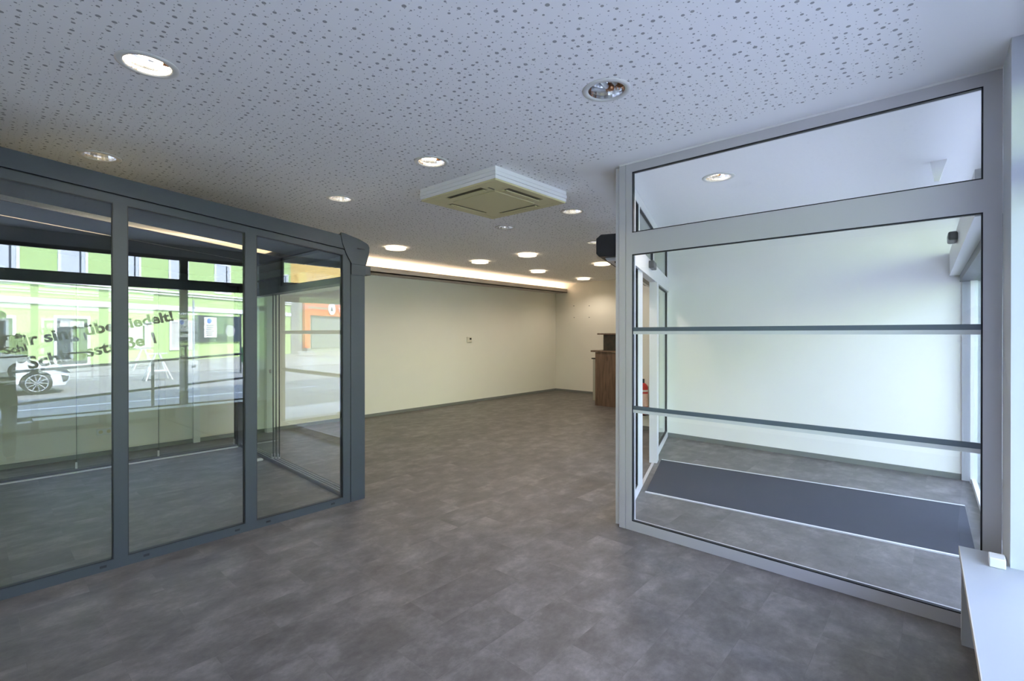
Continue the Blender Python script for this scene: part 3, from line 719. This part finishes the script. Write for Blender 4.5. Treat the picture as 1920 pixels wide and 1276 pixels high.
# parked white car (front wheel and wing show in the enclosure glass)
M_carw = mat('white_car_paint', (.9, .91, .91), .2, coat=.6)
M_carg = mat('car_glass', (.03, .04, .05), .08)
M_tyre = mat('tyre_rubber', (.02, .02, .02), .8)
M_rim = mat('alloy_rim', (.65, .66, .67), .3, metal=.7)
def make_car(name, label, x0, yc, paint, flip=1, sc=1):
    """x0: nose position, length runs to -x"""
    t = thing(name, label, 'car', (x0 - 2.1, yc, GZ))
    def P(a, b, h): return (x0 - (a * flip) * sc, yc + h, GZ + b * sc)
    Lc = 4.35; wl, wr_ = .80, 3.42; R = .36
    def arch(cx):
        return [(cx + R * math.cos(a), .32 + R * math.sin(a)) for a in [PI * k / 10 for k in range(11)]]
    low = [(.02, .40), (.06, .24), (wl - R, .22)] + list(reversed(arch(wl)))[0:] + [(wr_ - R, .22)] + list(reversed(arch(wr_))) + [(4.25, .24), (4.33, .45), (4.34, .80), (4.22, 1.00),
           (3.60, 1.02), (1.55, 1.00), (1.15, .97), (.55, .88), (.16, .74), (.03, .58)]
    # body with tumblehome : three slices across
    mb = MB(); n = len(low)
    prof = [(-.90, .97), (-.86, 1.0), (0, 1.0), (.86, 1.0), (.90, .97)]
    for h, k in prof:
        for a, b in low:
            aa = a + (.10 if a < .5 else 0) * (abs(h) / .9) ** 3 * 1.6; mb.v.append(P(aa, .15 + (b - .15) * k, h))
    mb.f.append(tuple(range(n))); mb.f.append(tuple(4 * n + n - 1 - k for k in range(n)))
    for j in range(4):
        for k in range(n):
            k2 = (k + 1) % n; mb.f.append((j * n + k, j * n + k2, (j + 1) * n + k2, (j + 1) * n + k))
    mb.build('body', paint, t, smooth=False)
    cab = [(1.45, .99), (2.15, 1.44), (3.10, 1.48), (3.95, 1.30), (4.20, .99)]
    cb = MB(); m_ = len(cab)
    for h, k in ((-.82, 0), (-.62, 1), (.62, 1), (.82, 0)):
        for a, b in cab: cb.v.append(P(a, .99 + (b - .99) * (1 if k else .0) if b > .995 else b, h) if not k else P(a, b, h))
    for j in range(3):
        for k in range(m_ - 1): cb.f.append((j * m_ + k, j * m_ + k + 1, (j + 1) * m_ + k + 1, (j + 1) * m_ + k))
    cb.build('cabin_glass', M_carg, t)
    rf = MB()
    rf.prism([(2.10, 1.43), (2.2, 1.465), (3.05, 1.505), (3.9, 1.33), (3.9, 1.30), (3.1, 1.47)], P, -.63, .63); rf.build('roof', paint, t)
    for cx in (wl, wr_):
        for s_ in (-1, 1):
            wv = MB(); yc2 = s_ * .80
            wv.cyl(P(cx, .32, yc2 - .11), P(cx, .32, yc2 + .11), .32 * sc, 32)
            w_ = wv.build('wheel', M_tyre, t)
            rm = MB(); o_ = yc2 + s_ * .112
            rm.cyl(P(cx, .32, o_ - .004), P(cx, .32, o_ + .004), .055 * sc, 16)
            for k in range(10):
                a = 2 * PI * k / 10
                rm.cyl(P(cx + .05 * math.cos(a), .32 + .05 * math.sin(a), o_), P(cx + .225 * math.cos(a + .12), .32 + .225 * math.sin(a + .12), o_), .014, 6)
            for k in range(32):
                a, a2 = 2 * PI * k / 32, 2 * PI * (k + 1) / 32
                rm.cyl(P(cx + .23 * math.cos(a), .32 + .23 * math.sin(a), o_), P(cx + .23 * math.cos(a2), .32 + .23 * math.sin(a2), o_), .014, 6)
            r_ = rm.build('rim', M_rim, w_); r_.matrix_parent_inverse = Matrix()
    for s_ in (-1, 1):
        MB().prism([(.10, .56), (.42, .66), (.50, .74), (.20, .70)], P, s_ * .885, s_ * .915).build('headlight', M_carg, t)
        MB().prism([(.14, .48), (.30, .52), (.26, .32), (.17, .36)], P, s_ * .885, s_ * .912).build('bumper_vent', M_black, t)
    return t
make_car('parked_car', 'white parked car at the kerb, its front wheel mirrored in the enclosure', 2.05, -11.6, M_carw)
make_car('parked_car', 'dark car parked further along the street, mirrored near the gutter post', 19.5, -11.4, mat('dark_car_paint', (.05, .06, .07), .25))
# street furniture
t = thing('ramp_railing', 'dark metal railing of the ramp outside the shop window', 'railing', (2.2, -2.3, GZ + .04))
for z0, z1 in ((.42, .68), (.92, 1.16)):
    MB().cyl((-.5, -2.3, z0), (4.4, -2.3, z1 + .03), .022, 12).build('rail_bar', M_dgrey, t, smooth=True)
for x in (-.4, 2.17, 4.3): B(x - .02, x + .02, -2.32, -2.28, GZ + .04, .95 + x * .05).build('rail_post', M_dgrey, t)
for k, (x, y, lb) in enumerate(((4.62, -13.5, 'white A shaped trestle on the street in front of the green house, nearer one'), (5.6, -20.8, 'white A shaped trestle close to the green house wall'))):
    t = thing('trestle', lb, 'trestle', (x, y, GZ), 'white trestles')
    for sx in (-1, 1):
        for sy in (-1, 1): MB().cyl((x + sx * .40, y + sy * .3, GZ + (.02 if y < -17 else 0)), (x + sx * .06, y + sy * .02, .80), .025, 8).build('leg', M_wht, t)
    B(x - .32, x + .32, y - .04, y + .04, .80, .84).build('top_bar', M_wht, t)
    B(x - .28, x + .28, y - .28, y + .28, .18, .20).build('tray', M_wht, t)
t = thing('litter_bin', 'green litter bin on a dark pole on the far kerb', 'litter bin', (7.8, -14.5, GZ))
MB().cyl((7.8, -14.5, GZ), (7.8, -14.5, 2.4), .035, 10).build('pole', M_dgrey, t)
B(7.86, 8.25, -14.66, -14.34, .30, .92).build('container', mat('green_plastic', (.03, .30, .10), .5), t, bevel=.04)
B(7.85, 8.26, -14.67, -14.33, .92, .97).build('lid', M_dgrey, t, bevel=.02)
t = thing('street_pole', 'slim grey pole in front of the green house', 'pole', (7.4, -19.6, GZ))
MB().cyl((7.4, -19.6, GZ), (7.4, -19.6, 3.2), .05, 10).build('shaft', M_alu, t)
MB().cyl((7.4, -19.6, GZ), (7.4, -19.6, GZ + .12), .09, 12).build('foot', M_dgrey, t)
tag(B(19.0, 20.4, -20.1, -20.0, .7, 1.6).build('lime_sign', mat('lime_sign', (.45, .80, .10), .6)), 'small lime green sign board beside the orange shop', 'sign')

# ------------------------------------------------------------------ the photographer, beside the low wall, mirrored in the enclosure
def skin(name, nodes, edges, m, parent, sub=2, root=0):
    me = bpy.data.meshes.new(name); me.from_pydata([n[0] for n in nodes], edges, [])
    ob = bpy.data.objects.new(name, me); C.objects.link(ob)
    sk = ob.modifiers.new('s', 'SKIN'); sk.use_smooth_shade = True
    for v, n in zip(me.skin_vertices[0].data, nodes):
        v.radius = n[1] if isinstance(n[1], tuple) else (n[1], n[1]); v.use_root = False
    me.skin_vertices[0].data[root].use_root = True
    sb = ob.modifiers.new('u', 'SUBSURF'); sb.levels = sub; sb.render_levels = sub
    bpy.context.view_layer.update()
    dg = bpy.context.evaluated_depsgraph_get()
    me2 = bpy.data.meshes.new_from_object(ob.evaluated_get(dg)); bpy.data.objects.remove(ob)
    me2.materials.clear(); me2.materials.append(m)
    for p in me2.polygons: p.use_smooth = True
    o = bpy.data.objects.new(name, me2); C.objects.link(o)
    if parent is not None: o.parent = parent; o.matrix_parent_inverse = Matrix.Translation(-Vector(parent.location))
    return o
PXc, PYc = .22, -.168
def Q(x, y, z): return (PXc + x, PYc + y, z)
t = thing('person', 'person in dark jacket holding a black camera beside the shop window, mirrored in the enclosure', 'person', (PXc, PYc, 0))
M_skin = mat('skin', (.50, .30, .21), .55); M_jack = noisy('dark_jacket_cloth', (.022, .025, .03), (.035, .038, .044), 90, .9)
M_trou = mat('dark_trouser_cloth', (.02, .022, .03), .9); M_hair = mat('dark_hair', (.02, .014, .01), .7)
hands = {}
nodes = [(Q(0, 0, .98), .085), (Q(0, 0, 1.15), .082), (Q(0, -.005, 1.36), .085), (Q(0, -.005, 1.47), .062), (Q(0, .0, 1.55), .046), (Q(0, .015, 1.655), .060), (Q(0, .01, 1.73), .084), (Q(0, .0, 1.79), .066)]
edges = [(k, k + 1) for k in range(7)]
def add(par, *pts):
    for p, rr in pts:
        nodes.append((p, rr)); edges.append((par, len(nodes) - 1)); par = len(nodes) - 1
    return par
add(6, (Q(0, .088, 1.715), .014), (Q(0, .102, 1.70), .011))                       # nose
for sx in (-1, 1):
    add(0, (Q(sx * .09, 0, .90), .075), (Q(sx * .10, .0, .50), .052), (Q(sx * .10, -.01, .12), .036), (Q(sx * .10, -.01, .07), .038), (Q(sx * .105, .07, .04), .032))
    hx = .115 if sx > 0 else .02                                            # both hands meet at the camera held on the right
    e_ = Q(sx * .205, -.02, 1.20)
    w_ = Q(.165 + .055 * sx, .045, 1.405)
    last = add(3, (Q(sx * .17, -.01, 1.47), .055), (e_, .040), (w_, .024))
    hc = (w_[0] - sx * .0, w_[1] + .018, w_[2] + .045)
    palm = add(last, (hc, (.032, .018)))
    hands[sx] = (w_, hc)
body = skin('body', nodes, edges, M_skin, t)
# clothing as children
jn = [(Q(0, 0, .70), (.178, .128)), (Q(0, 0, 1.06), (.158, .122)), (Q(0, -.005, 1.34), (.178, .125)), (Q(0, -.005, 1.50), (.10, .085))]
je = [(0, 1), (1, 2), (2, 3)]
for sx in (-1, 1):
    w_, hc = hands[sx]; k = len(jn)
    e_ = Q(sx * .205, -.02, 1.20)
    jn += [(Q(sx * .175, -.01, 1.44), .078), (e_, .062), ((w_[0], w_[1], w_[2] - .01), .036)]
    je += [(3, k), (k, k + 1), (k + 1, k + 2)]
skin('jacket', jn, je, M_jack, t)
skin('trousers', [(Q(0, 0, 1.04), (.12, .10)), (Q(0, 0, .92), (.13, .10))] + [(Q(s_ * .095, 0, z_), r_) for s_ in (-1, 1) for z_, r_ in ((.78, .086), (.50, .068), (.06, .060))], [(0, 1), (1, 2), (2, 3), (3, 4), (1, 5), (5, 6), (6, 7)], M_trou, t, 2, 1)
for s_ in (-1, 1): skin('shoe', [(Q(s_ * .105, -.05, .045), .042), (Q(s_ * .105, .02, .045), .044), (Q(s_ * .108, .095, .036), .034)], [(0, 1), (1, 2)], M_black, t)
skin('hair', [(Q(0, -.03, 1.70), .078), (Q(0, -.022, 1.77), .086), (Q(0, .012, 1.815), .066)], [(0, 1), (1, 2)], M_hair, t)
for s_ in (-1, 1):
    MB().lathe([(.0001, -.012), (.008, -.009), (.012, 0), (.008, .009), (.0001, .012)], Q(s_ * .030, .078, 1.742), 12).build('eye', M_white, t, smooth=True)
    skin('ear', [(Q(s_ * .082, -.005, 1.735), .012), (Q(s_ * .085, -.008, 1.70), .010)], [(0, 1)], M_skin, t, 1)
B(PXc - .024, PXc + .024, PYc + .074, PYc + .082, 1.655, 1.662).build('mouth', mat('lip', (.35, .12, .10), .5), t, bevel=.002)
for sx in (-1, 1):
    w_, hc = hands[sx]
    fn, fe = [(hc, .014)], []
    for k, ln_ in enumerate((.055, .062, .058, .046)):                      # four fingers wrap up around the camera sides
        b0 = len(fn); oy = .012 - .013 * k
        fn += [((hc[0] + sx * .006, hc[1] + oy, hc[2] + .028), .009), ((hc[0] + sx * .012, hc[1] + oy + .004, hc[2] + .028 + ln_ * .55), .0085), ((hc[0] - sx * .006, hc[1] + oy + .006, hc[2] + .03 + ln_), .0075)]
        fe += [(0, b0), (b0, b0 + 1), (b0 + 1, b0 + 2)]
    b0 = len(fn)
    fn += [((hc[0] - sx * .016, hc[1] - .012, hc[2] - .004), .011), ((hc[0] - sx * .030, hc[1] - .022, hc[2] + .022), .010), ((hc[0] - sx * .032, hc[1] - .024, hc[2] + .045), .009)]
    fe += [(0, b0), (b0, b0 + 1), (b0 + 1, b0 + 2)]
    skin('hand_fingers', fn, fe, M_skin, t, 2)
hc0 = [(hands[-1][1][k] + hands[1][1][k]) / 2 for k in range(3)]
t = thing('photo_camera', 'black photo camera in the hands of the person, seen mirrored in the enclosure', 'camera', (hc0[0], hc0[1], hc0[2] + .02))
B(hc0[0] - .040, hc0[0] + .040, hc0[1] - .012, hc0[1] + .022, hc0[2] + .006, hc0[2] + .082).box(hc0[0] - .02, hc0[0] + .02, hc0[1] - .01, hc0[1] + .015, hc0[2] + .08, hc0[2] + .105).build('camera_body', M_black, t, bevel=.006)
MB().cyl((hc0[0], hc0[1] + .02, hc0[2] + .042), (hc0[0], hc0[1] + .052, hc0[2] + .042), .030, 24).build('lens', M_dgrey, t)
